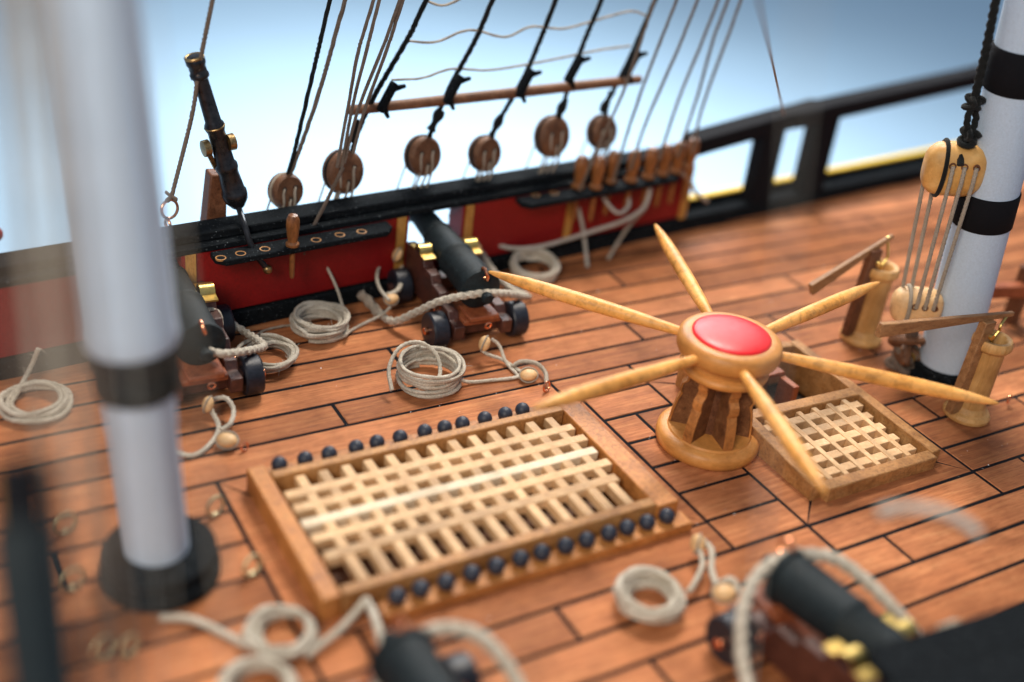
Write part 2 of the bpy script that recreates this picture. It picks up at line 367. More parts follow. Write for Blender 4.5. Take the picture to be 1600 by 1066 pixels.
# ------------------------------------------------------------ bulwarks
def prism(mb, s, x0, x1, o0, o1, z0, z1, zf=None):
    n = 1; vs = []
    for x in (x0, x1):
        dz = zf(x) if zf else 0
        for o, z in ((o0, z0), (o1, z0), (o1, z1), (o0, z1)): vs.append((x, s * (yb(x) + o), z + dz))
    return mb.add(vs, [(0, 1, 2, 3), (7, 6, 5, 4), (0, 4, 5, 1), (1, 5, 6, 2), (2, 6, 7, 3), (3, 7, 4, 0)])
GX = (-3.95, -13.45)
def bulwark(s, label):
    t = thing('bulwark', (0, s * 12, 0), label, 'bulwark')
    m = MB(); o = MB(); X0 = -44; gaps = [(-15.7, -12.9), (-4.95, -2.45)]; X1 = 8.5
    segs = [(X0, gaps[0][0]), (gaps[0][1], gaps[1][0]), (gaps[1][1], X1)]
    for a, b in segs:
        prism(m, s, a, b, 0.14, 0.34, 0.7, 3.0); prism(o, s, a, b, 0.9, 1.1, 0.9, 3.0)
    for a, b in gaps:
        prism(m, s, a, b, 0.14, 0.34, 0.7, 1.05)
    m.build('inner_planking', 'red_paint', t); 
    prism(o, s, X0, 48, 0.88, 1.1, -2.6, 0.9); o.build('outer_planking', 'black_paint', t)
    prism(MB(), s, 0, 1, 0, 1, 0, 1)
    b = MB(); prism(b, s, X0, 48, 0.86, 1.16, -6, -2.6); b.build('hull_side', 'blue_paint', t)
    b = MB(); prism(b, s, X0, 48, 0.0, 0.6, -0.02, 0.62); b.build('waterway', 'black_paint', t, bev=0.05)
    b = MB(); prism(b, s, 9, 48, 0.9, 1.25, 0.62, 1.0); b.build('yellow_moulding', 'yellow_paint', t, bev=0.03)
    b = MB(); prism(b, s, X0, X1 + .3, 0.08, 1.15, 3.0, 3.2); b.build('rail_moulding', 'black_paint', t, bev=0.03)
    b = MB(); prism(b, s, X0, X1 + .4, 0.42, 1.35, 3.203, 3.5); b.build('cap_rail', 'black_paint', t, bev=0.05)
    for a, c in gaps:
        for x, sg in ((a, 1), (c, -1)):
            f = MB(); prism(f, s, min(x, x - sg * .34), max(x, x - sg * .34), 0.06, 0.14, 0.72, 3.0); f.build('port_frame', 'ochre_wood', t)
            f = MB(); prism(f, s, min(x, x + sg * .12), max(x, x + sg * .12), 0.1, 1.12, 1.06, 2.98); f.build('port_lining', 'red_paint', t)
        f = MB(); prism(f, s, a + .12, c - .12, 0.34, 1.15, 0.95, 1.12); f.build('port_sill', 'ochre_wood', t)
    f = MB(); prism(f, s, X1 - .02, X1 + .3, 0.0, 1.0, 0.62, 3.0); f.build('end_post', 'ochre_wood', t, bev=0.03)
    f = MB(); prism(f, s, 2.3, 2.62, 0.06, 0.14, 0.72, 3.0); f.build('wall_timber', 'ochre_wood', t)
    return t
bulwark(1, 'dark red inner wall with black cap rail along the far side of the deck')
bulwark(-1, 'black topped wall at the near bottom right corner of the deck')

# open rail aft of the far bulwark
rl = thing('open_rail', (14, 13.7, 0), 'black open rail on two square posts behind the deck, right of the red wall', 'rail')
m = MB(); pr = [V((8.7, 13.4, 3.75)), V((13.9, 14.0, 4.2)), V((26.9, 15.2, 4.85)), V((45, 17.2, 5.9))]
for a, b in zip(pr, pr[1:]): m.beam(a, b, 1.0, 0.72)
m.build('top_rail', 'band_black', rl, bev=0.06)
for x, wd in ((13.3, 1.15), (16.7, 1.35)):
    m = MB(); m.beam((x, yb(x) + .35, 0.6), (x + .15, yb(x) + .55, 4.0 + (x - 13.6) * .07), 0.75, wd, (1, 0, 0)); m.build('stanchion', 'band_black', rl, bev=0.04)
m = MB(); m.beam((14.6, 14.07, 4.2), (16.6, 14.3, 4.4), 1.2, 0.62); m.build('rail_block', 'band_black', rl, bev=0.05)

# ------------------------------------------------------------ pin racks and belaying pins
def pin_rack(label, x0, x1, z, holes, s=1, ex=0.0):
    t = thing('pin_rack', ((x0 + x1) / 2, s * (yb((x0 + x1) / 2) - .4), z), label, 'pin rack')
    m = MB(); c = 0.3; th = 0.2
    P = [(x0 + c, -0.72 - ex), (x1 - c, -0.72 - ex), (x1, -0.42), (x1, 0.07), (x0, 0.07), (x0, -0.42)]
    n = 6; m.add([(x, s * (yb(x) + o), z - th) for x, o in P] + [(x, s * (yb(x) + o), z) for x, o in P], [tuple(range(n))[::-1], tuple(range(n, 2 * n))] + [(i, (i + 1) % n, n + (i + 1) % n, n + i) for i in range(n)])
    m.build('board', 'black_paint', t, bev=0.04)
    for px, py in holes:
        p = at(px, py, z + .004); h = MB(); h.lathe([(0.17, -0.05), (0.17, 0.006), (0.14, 0.008), (0.12, -0.02)], p, seg=18); h.build('pin_hole', 'hatch_wood', t)
    return t
pin_rack('black pin rack with open brown holes on the red wall, left of the central cannon', -12.1, -5.75, 3.0, [(345, 403), (376, 396), (414, 389), (494, 375), (531, 367), (565, 362)])
pin_rack('blurred black pin rack with two open holes, right of the central cannon', -0.3, 7.6, 3.0, [(837, 305), (866, 302)])
pin_rack('very blurred black rack along the near wall, bottom right corner', -5.0, 7.5, 3.15, [], -1, .22)
def belaying_pin(p, s, label, group=None, lean=0.0):
    t = thing('belaying_pin', p, label, 'belaying pin', group); p = V(p)
    ax = V((lean, 0, 1)).normalized()
    MB().lathe([(.02, .98), (.13, .95), (.185, .82), (.19, .6), (.16, .3), (.13, .12), (.19, .05), (.19, .0), (.11, -.02)][::-1] if 0 else [(.11, 0), (.19, .03), (.19, .10), (.13, .16), (.16, .34), (.19, .62), (.185, .82), (.13, .96), (.02, 1.0)], p, ax, 18).build('handle', 'pin_wood', t)
    MB().lathe([(.05, -1.0), (.075, -.9), (.08, -.2), (.08, -.01)], p, ax, 12).build('shaft', 'pin_wood', t)
    t.scale = (s, s, s); return t
belaying_pin(at(457, 385, 3.0), 1.15, 'orange wooden belaying pin standing alone in the left pin rack')
PR = 'belaying pins with ropes at the right end of the red wall'
for i, (px, py, lab) in enumerate([(903, 292, 'amber belaying pin at the left end of the right rack, a rope hanging straight down'),
        (930, 293, 'second belaying pin from the left in the right rack, lower than its neighbour'),
        (953, 284, 'tallest dark orange belaying pin, third from the left in the right rack'),
        (985, 282, 'brown belaying pin with two ropes passing, fourth from the left in the right rack'),
        (1012, 277, 'brown belaying pin, fifth from the left in the right rack'),
        (1034, 272, 'reddish belaying pin, sixth from the left in the right rack'),
        (1055, 268, 'brown belaying pin, second from the post end of the right rack'),
        (1076, 262, 'brown belaying pin nearest the ochre end post of the red wall')]):
    belaying_pin(at(px, py + 2, 3.0), 1.35, lab, PR)

# ------------------------------------------------------------ rope coils on the deck
def coil(label, c, Rr, n, r, seed, mat='rope_white', hgt=0.25, ecc=0.0, wob=0.07, tail=None, group='rope coils lying on the deck', lean=0):
    pts = coil_pts(c, Rr, n, r, seed, hgt, ecc, wob)
    if lean: pts = [V((p.x, p.y - .3 * (p.y - c[1] + Rr) * .5, p.z + lean * (p.y - c[1] + Rr))) for p in pts]
    if tail: pts = [V(p) for p in smooth(tail + [pts[0]], 0.12)[:-1]] + pts
    m = MB(); m.tube(smooth(pts, 0.1) if tail else pts, r, 9, 3, r * 8)
    gf = random.Random(seed + 99)
    for _ in range(160):
        p = pts[gf.randrange(len(pts))]; d = V((gf.gauss(0, 1), gf.gauss(0, 1), gf.gauss(.3, 1))).normalized()
        e = V((gf.gauss(0, 1), gf.gauss(0, 1), gf.gauss(0, 1))) * .03
        a_ = p + d * r * .9; m.tube([a_, a_ + d * .05 + e, a_ + d * gf.uniform(.06, .13) + e * 2], [.007, .006, .003], 4)
    return tag(m.build('rope_coil', mat), label, 'rope coil', group)
coil('tall stacked coil with one raised loop, on the deck beside the central cannon', (-6.62, 5.95, 0), 0.93, 9, 0.062, 3, hgt=0.62, wob=0.07)
c1 = bpy.data.objects[-1] if 0 else None
rope('raised loop of rope standing on top of the tall coil', [at(612, 610, .35), at(608, 575, .8), at(625, 543, 1.25), at(655, 535, 1.35), at(680, 552, 1.1), at(688, 580, .7), at(680, 600, .5), at(665, 607, .3)], 0.062, name='rope_loop', cat='rope loop')
coil('round flat coil of thick turns in front of the red wall, below the pin rack', (-8.72, 10.0, 0), 0.78, 10, 0.068, 5, hgt=0.5, wob=0.09)
coil('loose oval coil just behind the black wheel of the left cannon', (-10.95, 8.75, 0), 0.78, 5, 0.065, 8, hgt=0.3, wob=0.12)
coil('blurred coil at the left edge, in front of the red wall', (-18.0, 8.6, 0), 0.95, 6, 0.07, 11, hgt=0.15, wob=0.16,
     tail=[at(60, 545, 1.2), at(45, 580, .5), at(10, 640, .1)])
coil('blurred pale coil behind the right wheel of the central cannon', (0.35, 11.3, .03), 0.84, 8, 0.075, 13, hgt=0.3, lean=.22)
coil('blurred thick white coil in the foreground, below the row of balls', (-6.0, -5.3, 0), 0.68, 7, 0.09, 17, hgt=0.4, wob=0.09)
coil('very blurred coil near the bottom left, upper one of two', (-14.7, -2.75, 0), 0.72, 4, 0.08, 19, hgt=0.25, wob=0.12)
coil('very blurred coil cut by the bottom edge, lower one of two', (-15.75, -4.15, 0), 0.78, 5, 0.08, 23, hgt=0.25, wob=0.12)

# ------------------------------------------------------------ tackle blocks
def tackle_block(p, r, label, ax=(1, 0, 0.2), hole=None, group='small wooden tackle blocks at the cannons', mat='pear_wood'):
    p = V(p); t = thing('tackle_block', p, label, 'tackle block', group); ax = V(ax).normalized()
    MB().ball(p, r, 18, (0.95, 0.72, 1.15), ax).build('shell', mat, t)
    side = ax.orthogonal().normalized(); sd2 = ax.cross(side)
    pts = [p + ax * (math.cos(a) * r * 1.19) + side * (math.sin(a) * r * 0.99) for a in [2 * PI * k / 26 for k in range(26)]]
    MB().tube(pts, r * 0.12, 7, closed=True).build('strop', 'rope_grey', t)
    return t
def block_hole(): pass

# ------------------------------------------------------------ cannons
def make_cannon(label):
    t = thing('cannon', (0, 0, 0), label, 'cannon', 'cannons on wooden carriages')
    # barrel along +y
    ax = V((0, 1, 0.075)).normalized(); o = V((0, -0.05, 1.78))
    prof = [(.05, -.62), (.15, -.6), (.19, -.48), (.15, -.36), (.09, -.3), (.12, -.22), (.45, -.12), (.6, -.03), (.66, 0), (.67, .12), (.6, .17), (.585, 1.0), (.56, 1.7), (.59, 1.73), (.59, 1.85), (.53, 1.9), (.5, 2.9), (.47, 3.2), (.5, 3.23), (.5, 3.32), (.44, 3.36), (.39, 4.7), (.44, 4.9), (.47, 5.1), (.40, 5.25), (.22, 5.27), (.2, 4.9)]
    b = MB().lathe(prof, o, ax, 36).build('barrel', 'iron_black', t, ang=50)
    MB().torus(o + V((0, -.17, .62)), (1, 0, .2), .19, .05, 20, 8).build('breech_ring', 'copper', b)
    MB().lathe([(.09, -.95), (.09, .95)], o + ax * 2.55 + V((0, 0, -.1)), (1, 0, 0), 14).build('trunnion', 'iron_black', b)
    for s in (-1, 1):
        m = MB(); x0, x1 = sorted((s * .62, s * .98))
        P = [(-.55, .42), (3.6, .42), (3.6, 1.75), (3.0, 1.86), (2.1, 1.86), (2.0, 1.62), (1.45, 1.62), (1.3, 1.36), (.75, 1.36), (.6, 1.1), (.05, 1.1), (-.1, .86), (-.55, .86)]
        n = len(P); m.add([(x0, y, z) for y, z in P] + [(x1, y, z) for y, z in P], [tuple(range(n)), tuple(range(2 * n - 1, n - 1, -1))] + [(i, n + i, n + (i + 1) % n, (i + 1) % n) for i in range(n)])
        m.build('cheek', 'carriage_wood', t, bev=.035)
        q = MB(); y = 2.5
        for k in range(9):
            a0 = PI * k / 8
        strip = [(y - .55, 1.88), (y - .24, 1.9), (y - .2, 2.02), (y - .1, 2.12), (y + .1, 2.12), (y + .2, 2.02), (y + .24, 1.9), (y + .55, 1.88)]
        n = len(strip); X = (x0 - .03, x1 + .03)
        q.add([(X[0], a, b_) for a, b_ in strip] + [(X[1], a, b_) for a, b_ in strip] + [(X[0], a, b_ + .05) for a, b_ in strip] + [(X[1], a, b_ + .05) for a, b_ in strip],
              [(2 * n + i, 3 * n + i, 3 * n + i + 1, 2 * n + i + 1) for i in range(n - 1)] + [(i, i + 1, n + i + 1, n + i) for i in range(n - 1)] + [(i, 2 * n + i, 2 * n + i + 1, i + 1) for i in range(n - 1)] + [(n + i, n + i + 1, 3 * n + i + 1, 3 * n + i) for i in range(n - 1)] + [(0, n, 3 * n, 2 * n), (n - 1, 3 * n - 1, 4 * n - 1, 2 * n - 1)])
        q.build('cap_square', 'brass', t, ang=60)
        MB().torus((s * 1.08, .55, .95), (0, 1, 0), .11, .03, 16, 6).build('side_ring', 'copper', t)
        for yy in (0, 2.9):
            wh = MB().lathe([(.30, -.02), (.52, -.02), (.56, .03), (.56, .45), (.52, .5), (.30, .5)], (s * (1.1 if s > 0 else 1.1), yy, .56), (s, 0, 0), 34).build('wheel', 'wheel_black', t, ang=30)
            MB().lathe([(.12, .5), (.12, .62), (.1, .64)], (s * 1.1, yy, .56), (s, 0, 0), 14).build('axle_end', 'copper' if yy == 0 else 'carriage_wood', wh)
    for yy in (0, 2.9):
        m = MB().box(-1.1, 1.1, yy - .22, yy + .22, .38, .78); m.build('axle', 'carriage_wood', t, bev=.04)
    m = MB().box(-.62, .62, -.42, 1.4, .78, .95); m.build('bed', 'red_wood', t, bev=.03)
    m = MB().box(-.5, .5, -.55, .35, .95, 1.12); m.build('quoin', 'red_wood', t, bev=.04)
    MB().torus((.1, -.62, .82), (0, 1, .2), .1, .03, 16, 6).build('train_ring', 'copper', t)
    return t
gun = make_cannon('black cannon on a brown carriage in the open port of the red wall')
g2 = copy_tree(gun); g2['label'] = 'black cannon half hidden behind the left white mast'
g3 = copy_tree(gun); g3['label'] = 'blurred black cannon under the white rope arc at the bottom right'
g4 = copy_tree(gun); g4['label'] = 'blurred cannon breech cut by the bottom edge'
for g_ in (gun, g2, g3, g4): g_.scale = (1.1, 1.1, 1.1)
gun.location = (-3.98, 7.85, 0); gun.rotation_euler.z = math.radians(-3)
g2.location = (-13.5, 7.35, 0); g2.rotation_euler.z = math.radians(-2)
g3.location = (-3.75, -7.35, 0); g3.rotation_euler.z = PI + math.radians(4)
g4.location = (-13.3, -6.05, 0); g4.rotation_euler.z = PI
BR = 'thick breeching ropes round the cannons'
def rp(*a): return [at(x, y, z) for x, y, z in a]
rope('thick white rope across the breech of the central cannon', rp((572, 460, .1), (590, 486, .15), (615, 502, .3), (650, 488, .9), (690, 470, 1.6), (748, 459, 2.0), (790, 459, 1.7), (822, 464, 1.0), (800, 452, .7), (772, 425, .7), (752, 395, .9)), .125, group=BR, name='breeching_rope')
rope('thick pale rope across the breech of the cannon behind the left mast', rp((325, 548, 1.9), (350, 553, 1.75), (390, 548, 1.4), (412, 540, .9), (385, 520, .6), (350, 500, .8)), .12, group=BR, name='breeching_rope')
rope('thick white rope arching over the blurred cannon at the bottom right', rp((1172, 1085, 1.0), (1158, 1020, 1.3), (1163, 945, 1.9), (1190, 893, 2.3), (1240, 868, 2.5), (1300, 872, 2.4), (1350, 905, 2.1), (1400, 955, 1.7), (1440, 1003, 1.2), (1452, 1030, .9)), .15, group=BR, name='breeching_rope')
rope('thick white rope arching over the cannon breech at the bottom edge', rp((585, 1090, 1.0), (605, 1040, 1.5), (650, 998, 2.0), (700, 982, 2.1), (750, 995, 2.0), (790, 1035, 1.6), (815, 1080, 1.2)), .15, group=BR, name='breeching_rope')
# tackles of the central cannon
tackle_block(at(757, 537, .7), .24, 'round pale block hooked to the rear of the central cannon carriage', (.3, 0, 1))
tackle_block(at(826, 586, .22), .25, 'oval pale block lying on the deck next to the copper eye ring', (1, -.35, 0.1))
tackle_block(at(611, 467, .75), .24, 'pale block with dark hole left of the central cannon carriage', (1, .2, 0))
tackle_block(aty(621, 398, 11.55), .23, 'pale block hooked to the left frame of the central gun port', (.4, 0, 1))
tackle_block(aty(745, 388, 11.7), .24, 'pale elongated block hooked to the right frame of the central gun port', (.5, 0, -1))
tackle_block(at(757, 432, .9), .25, 'pale block at the tip of the long capstan bar, right of the central cannon', (.4, 0, 1))
TR = 'tackle ropes at the cannons'
TL = dict(group=TR, name='tackle_rope')
rope('left leg of the rope between the two blocks behind the central cannon', rp((752, 545, .55), (760, 553, .4), (785, 562, .15), (805, 575, .08), (830, 592, .1)), .055, **TL)
rope('right leg of the rope looping down from the carriage block', rp((768, 530, .7), (780, 540, .5), (790, 565, .15), (805, 582, .08), (812, 590, .08)), .055, **TL)
rope('rope lying from the tall coil to the oval block by the eye ring', rp((712, 592, .3), (735, 597, .1), (770, 594, .07), (800, 591, .07), (830, 583, .1)), .055, **TL)
rope('grey fuzzy strop over the oval block ending at the copper eye ring', rp((800, 573, .15), (815, 565, .3), (838, 568, .3), (852, 582, .25), (854, 598, .2)), .07, 'rope_grey', **TL)
rope('white loop hanging between the two blocks left of the central cannon', rp((618, 405, 1.1), (598, 410, 1.15), (589, 430, 1.1), (593, 450, .95), (608, 470, .85)), .062, **TL)
rope('short white fall between the upper and lower left blocks', rp((624, 405, 1.1), (628, 425, 1.0), (624, 450, .9), (608, 462, .85)), .085, **TL)
rope('rope end trailing over the deck toward the flat coil', rp((610, 480, .6), (595, 493, .3), (570, 505, .08), (548, 517, .08), (540, 524, .3)), .05, **TL)
rope('rope between the two blocks right of the central cannon', rp((740, 375, 1.5), (738, 400, 1.2), (744, 420, 1.0), (752, 432, .9)), .06, **TL)
rope('white slack rope down behind the long capstan bar tip', rp((748, 405, 1.1), (760, 425, .8), (785, 445, .4), (815, 455, .2), (830, 465, .1)), .07, **TL)
rope('stiff grey rope end leaning on the waterway left of the central cannon', rp((562, 458, .75), (578, 474, .4), (592, 490, .15)), .16, 'rope_grey', **TL)
rope('loop on the carriage of the cannon behind the left mast', rp((312, 486, 1.9), (322, 505, 1.5), (332, 520, 1.2), (345, 512, 1.2), (342, 490, 1.6), (328, 484, 1.8), (318, 490, 1.8)), .075, **TL)
tackle_block(at(335, 506, 1.2), .27, 'pale block held in a rope loop right of the left mast, beneath the red wall', (.2, 0, 1))
rope('curved rope between the blocks behind the left cannon', rp((330, 625, .5), (352, 622, .6), (365, 640, .4), (360, 662, .3), (345, 672, .25)), .07, **TL)
tackle_block(at(355, 688, .25), .27, 'orange block on the deck left of the big grating corner', (.8, -.8, 0))
tackle_block(at(325, 632, .6), .22, 'small dim block behind the left cannon, beside the white mast', (.3, 0, 1))
rope('rope lying on the deck behind the left mast', rp((330, 640, .4), (342, 670, .15), (325, 698, .07), (300, 712, .07), (270, 705, .07)), .07, **TL)
tackle_block(at(1090, 850, .5), .25, 'blurred block hanging at the corner of the ball rack, in the foreground', (.1, 0, 1))
tackle_block(at(1132, 926, .7), .27, 'blurred orange block left of the white rope arc, bottom right', (1, -.4, 0))
rope('blurred rope between the two foreground blocks', rp((1095, 842, .5), (1112, 860, .5), (1112, 890, .5), (1122, 920, .6)), .085, **TL)
rope('second blurred rope leg below the ball rack corner', rp((1088, 850, .5), (1098, 880, .4), (1085, 912, .3), (1075, 925, .2)), .075, **TL)
rope('pale fuzzy rope tuft left of the white rope arc', rp((1125, 912, .7), (1140, 905, .9), (1150, 912, .9), (1152, 925, .8)), .08, **TL)
rope('very blurred rope pair rising between the foreground coils and the grating corner', rp((570, 935, .6), (582, 955, .5), (592, 985, .7), (598, 1010, 1.0)), .1, **TL)
rope('very blurred rope sloping up toward the corner of the big grating', rp((480, 1025, .2), (530, 985, .3), (562, 950, .5), (572, 935, .6)), .09, **TL)
rope('very blurred rope lying under the left mast base toward the coils', rp((250, 965, .07), (300, 968, .1), (350, 990, .1), (390, 1010, .1)), .09, **TL)
rope('fuzzy rope end on the near wall right of the white arc', rp((1452, 1015, 2.2), (1475, 985, 2.7), (1500, 980, 2.9), (1520, 995, 2.8)), .14, **TL)
# copper eye ring on deck
def eye_ring(p, label, r=.16, mat='copper', tilt=(.4, -.9, .1)):
    p = V(p); t = thing('eye_ring', p, label, 'eye ring', 'metal eye rings fixed in the deck')
    MB().torus(p + V((0, 0, r + .02)), tilt, r, r * .18, 22, 8).build('ring', mat, t)
    MB().lathe([(r * .28, 0), (r * .28, .06)], p, seg=10).build('stem', mat, t); return t
eye_ring(at(853, 612, 0), 'bright copper eye ring in the deck above the end of the ball row', .17)
eye_ring(at(382, 705, 0), 'tiny copper eye ring beside the far left corner of the big grating', .13)
for px, py, lab in ((105, 832, 'blurred brass ring with a coloured glint left of the white mast'), (337, 805, 'blurred brass ring on the deck right of the left mast, upper one'),
                    (394, 898, 'blurred brass ring beside the left edge of the big grating, lower one'), (116, 920, 'blurred brass ring at the foot of the thin grey line, bottom left'),
                    (163, 1028, 'left one of two blurred brass rings near the bottom left'), (203, 1025, 'right one of two blurred brass rings near the bottom left')):
    eye_ring(at(px, py, 0), lab, .27, 'dull_brass')
eye_ring(at(1574, 630, .1), 'copper ring beside the tip of the lowest capstan bar, right edge', .15)

# ------------------------------------------------------------ big grating hatch with ball racks
hx = thing('grating_hatch', (-8.4, 0, 0), 'large pale wooden grating hatch in the foreground, balls along both long sides', 'hatch')
def beamx(name, x0, x1, y0, y1, z0, z1, mat, par, bev=.04): return MB().box(x0, x1, y0, y1, z0, z1).build(name, mat, par, bev=bev)
beamx('end_beam', -13.66, -13.16, -2.62, 2.85, -.9, .68, 'coaming_wood', hx)
beamx('end_beam', -3.95, -3.22, -2.72, 2.7, -.9, .66, 'coaming_wood', hx)
beamx('side_beam', -13.14, -3.97, 2.16, 2.46, -.9, .72, 'hatch_wood', hx)
beamx('side_beam', -13.14, -3.97, -2.66, -2.33, -.9, .72, 'hatch_wood', hx)
beamx('ball_rack', -12.35, -3.1, -3.32, -2.745, .0, .3, 'coaming_wood', hx)
beamx('ball_rack', -13.14, -3.97, 2.48, 3.2, .0, .3, 'coaming_wood', hx)
gr = MB(); bt_ = MB()
for k, y in enumerate((1.42, .82, .18, -.46, -1.16)):
    (bt_ if k == 2 else gr).box(-13.1 + rnd.uniform(0, .08), -4.02 - rnd.uniform(0, .1) - (.2 if k == 4 else 0), y - .16, y + .16, .36, .652 + .003 * k)
for k in range(13):
    x = -12.44 + k * .655; gr.box(x - .14, x + .14, -2.32, 2.1, .34, .642)
gr.build('grating', 'grating_wood', hx, bev=.03); bt_.build('pale_batten', 'batten_wood', hx, bev=.03)
MB().box(-13.4, -3.6, -2.7, 2.5, -.66, -.6).build('hole_shade', 'walnut', hx)  # added sheet, its dark colour stands in for shade under the grating
bs = MB().ball((0, 0, 0), .225, 28)
b0 = bs.build('cannonball', 'ball_black', origin=(0, 0, 0))
first = True
def put_ball(x, y, label, group):
    global first
    o = b0 if first else b0.copy()
    if not first: C.objects.link(o)
    first = False; o.location = (x, y, .5 + rnd.uniform(-.008, .008)); o.rotation_euler = (rnd.random() * 6, rnd.random() * 6, 0); tag(o, label, 'cannonball', group)
ordn = ['first', 'second', 'third', 'fourth', 'fifth', 'sixth', 'seventh', 'eighth', 'ninth', 'tenth', 'eleventh', 'twelfth', 'thirteenth']
for i, (px, py) in enumerate([(434, 722), (474, 713), (513, 707), (555, 697), (588, 690), (624, 682), (660, 670), (692, 665), (722, 661), (756, 652), (786, 643), (813, 637)]):
    put_ball(at(px, py, .5).x, 2.9 + rnd.uniform(-.02, .02), 'small black ball, %s from the left in the row behind the big grating' % ordn[i], 'black balls in the rack behind the grating')
for i, (px, py) in enumerate([(618, 928), (658, 922), (697, 910), (738, 898), (776, 886), (816, 877), (848, 866), (885, 855), (915, 842), (950, 832), (981, 826), (1012, 817), (1040, 804)]):
    put_ball(at(px, py, .5).x, -2.99 + rnd.uniform(-.02, .02), 'small black ball, %s from the left in the row in front of the big grating' % ordn[i], 'black balls in the rack in front of the grating')

# ------------------------------------------------------------ small hatch behind the capstan
sh = thing('small_hatch', (3.6, -1, 0), 'small grating hatch with open rear half, right of the capstan', 'hatch')
FL, FR, BR_, BL = V((1.1, -3.75, .2)), V((6.35, -3.4, .2)), V((6.35, 3.15, .2)), V((1.2, 3.1, .2))
def coam(a, b, ta, tb, w_, name):
    a, b = V(a), V(b); d = (b - a).normalized(); n = V((-d.y, d.x, 0)) * w_ / 2
    vs = []
    for p, tz in ((a, ta), (b, tb)):
        for sgn, z in ((-1, -.9), (1, -.9), (1, tz), (-1, tz)): vs.append(V((p.x, p.y, z)) + n * sgn)
    MB().add(vs, [(0, 1, 2, 3), (7, 6, 5, 4), (0, 4, 5, 1), (1, 5, 6, 2), (2, 6, 7, 3), (3, 7, 4, 0)]).build(name, 'hatch_wood', sh, bev=.04)
coam((1.3, -3.55, 0), (1.3, 3.1, 0), .48, 1.1, .4, 'side_beam')
coam((6.3, -3.55, 0), (6.3, 3.2, 0), .44, .62, .4, 'side_beam')
coam((1.52, -3.58, 0), (6.08, -3.58, 0), .46, .42, .42, 'end_beam')
coam((1.52, -.1, 0), (6.08, -.1, 0), .72, .58, .46, 'cross_beam')
coam((1.52, 3.1, 0), (6.08, 3.1, 0), .9, .6, .36, 'end_beam')
sg = MB()
for k in range(5):
    y = -3.02 + k * .585; z = .36 + k * .035
    sg.box(1.55, 5.75 + rnd.uniform(-.1, .1), y - .16, y + .16, z - .3, z + .035)
for k in range(6):
    x = 2.0 + k * .66; sg.add([(x - .1, -3.35, .08), (x + .1, -3.35, .08), (x + .1, -.35, .24), (x - .1, -.35, .24), (x - .1, -3.35, .405), (x + .1, -3.35, .405), (x + .1, -.35, .58), (x - .1, -.35, .58)],
                              [(0, 3, 2, 1), (4, 5, 6, 7), (0, 1, 5, 4), (1, 2, 6, 5), (2, 3, 7, 6), (3, 0, 4, 7)])
sg.build('grating', 'grating_wood', sh, bev=.025)
lb = thing('ladder_box', (3.6, 1.2, -.9), 'reddish open box frame inside the small hatch, behind its grating', 'box')
b_ = MB().box(2.3, 4.6, 1.7, 2.5, .42, .56); b_.build('lid', 'red_wood', lb, bev=.03)
for x in (2.4, 4.5): MB().box(x - .13, x + .13, .95, 1.7, -.9, .42).build('side', 'red_wood', lb, bev=.03)
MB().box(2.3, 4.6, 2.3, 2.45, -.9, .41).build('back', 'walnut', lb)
MB().box(1.55, 6.05, .2, 2.9, -1.0, -.93).build('floor_board', 'hold_shade', lb)

# ------------------------------------------------------------ capstan
cp = thing('capstan', (0, 0, 0), 'wooden capstan with a red domed top and six long bars', 'capstan')
MB().lathe([(1.50, 0), (1.58, .06), (1.61, .2), (1.58, .38), (1.48, .47), (1.3, .5), (1.27, .56), (.3, .58)], seg=64).build('base', 'box_wood', cp, ang=50)
MB().lathe([(.5, .6), (.45, 2.7)], seg=28).build('spindle', 'walnut', cp)
for k in range(6):
    a = math.radians(18 + 60 * k); d = V((math.cos(a), math.sin(a), 0)); n = V((-d.y, d.x, 0)) * .15
    P = [(.3, .55), (1.2, .55), (1.16, 1.0), (1.08, 1.42), (1.0, 1.62), (1.06, 1.76), (1.04, 1.95), (.9, 2.08), (.88, 2.2), (.94, 2.32), (.9, 2.62), (.3, 2.62)]
    m = MB(); q = len(P); m.add([d * r + V((0, 0, z)) + n for r, z in P] + [d * r + V((0, 0, z)) - n for r, z in P], [tuple(range(q)), tuple(range(2 * q - 1, q - 1, -1))] + [(i, q + i, q + (i + 1) % q, (i + 1) % q) for i in range(q)])
    wp = m.build('whelp', 'whelp_wood', cp, bev=.02)
    Q = P[1:-1]; q = len(Q); n2 = n * 1.04; m = MB()
    m.add([d * (r + .0) + V((0, 0, z)) + n2 for r, z in Q] + [d * (r + .0) + V((0, 0, z)) - n2 for r, z in Q] + [d * (r + .07) + V((0, 0, z)) + n2 for r, z in Q] + [d * (r + .07) + V((0, 0, z)) - n2 for r, z in Q],
          [(2 * q + i, 2 * q + i + 1, 3 * q + i + 1, 3 * q + i) for i in range(q - 1)] + [(i, q + i, q + i + 1, i + 1) for i in range(q - 1)] + [(i, i + 1, 2 * q + i + 1, 2 * q + i) for i in range(q - 1)] + [(q + i, 3 * q + i, 3 * q + i + 1, q + i + 1) for i in range(q - 1)] + [(0, 2 * q, 3 * q, q), (q - 1, 2 * q - 1, 4 * q - 1, 3 * q - 1)])
    m.build('whelp_edge', 'bar_wood' if 0 else 'coaming_wood', wp, bev=.015)
hd = MB().lathe([(.3, 2.6), (1.22, 2.6), (1.30, 2.66), (1.34, 2.76), (1.30, 2.86), (1.16, 2.92), (1.15, 3.14), (1.34, 3.2), (1.5, 3.27), (1.55, 3.38), (1.55, 3.6), (1.52, 3.72), (1.44, 3.8), (1.3, 3.84), (1.18, 3.84), (.3, 3.82)], seg=72).build('drumhead', 'box_wood', cp, ang=60)
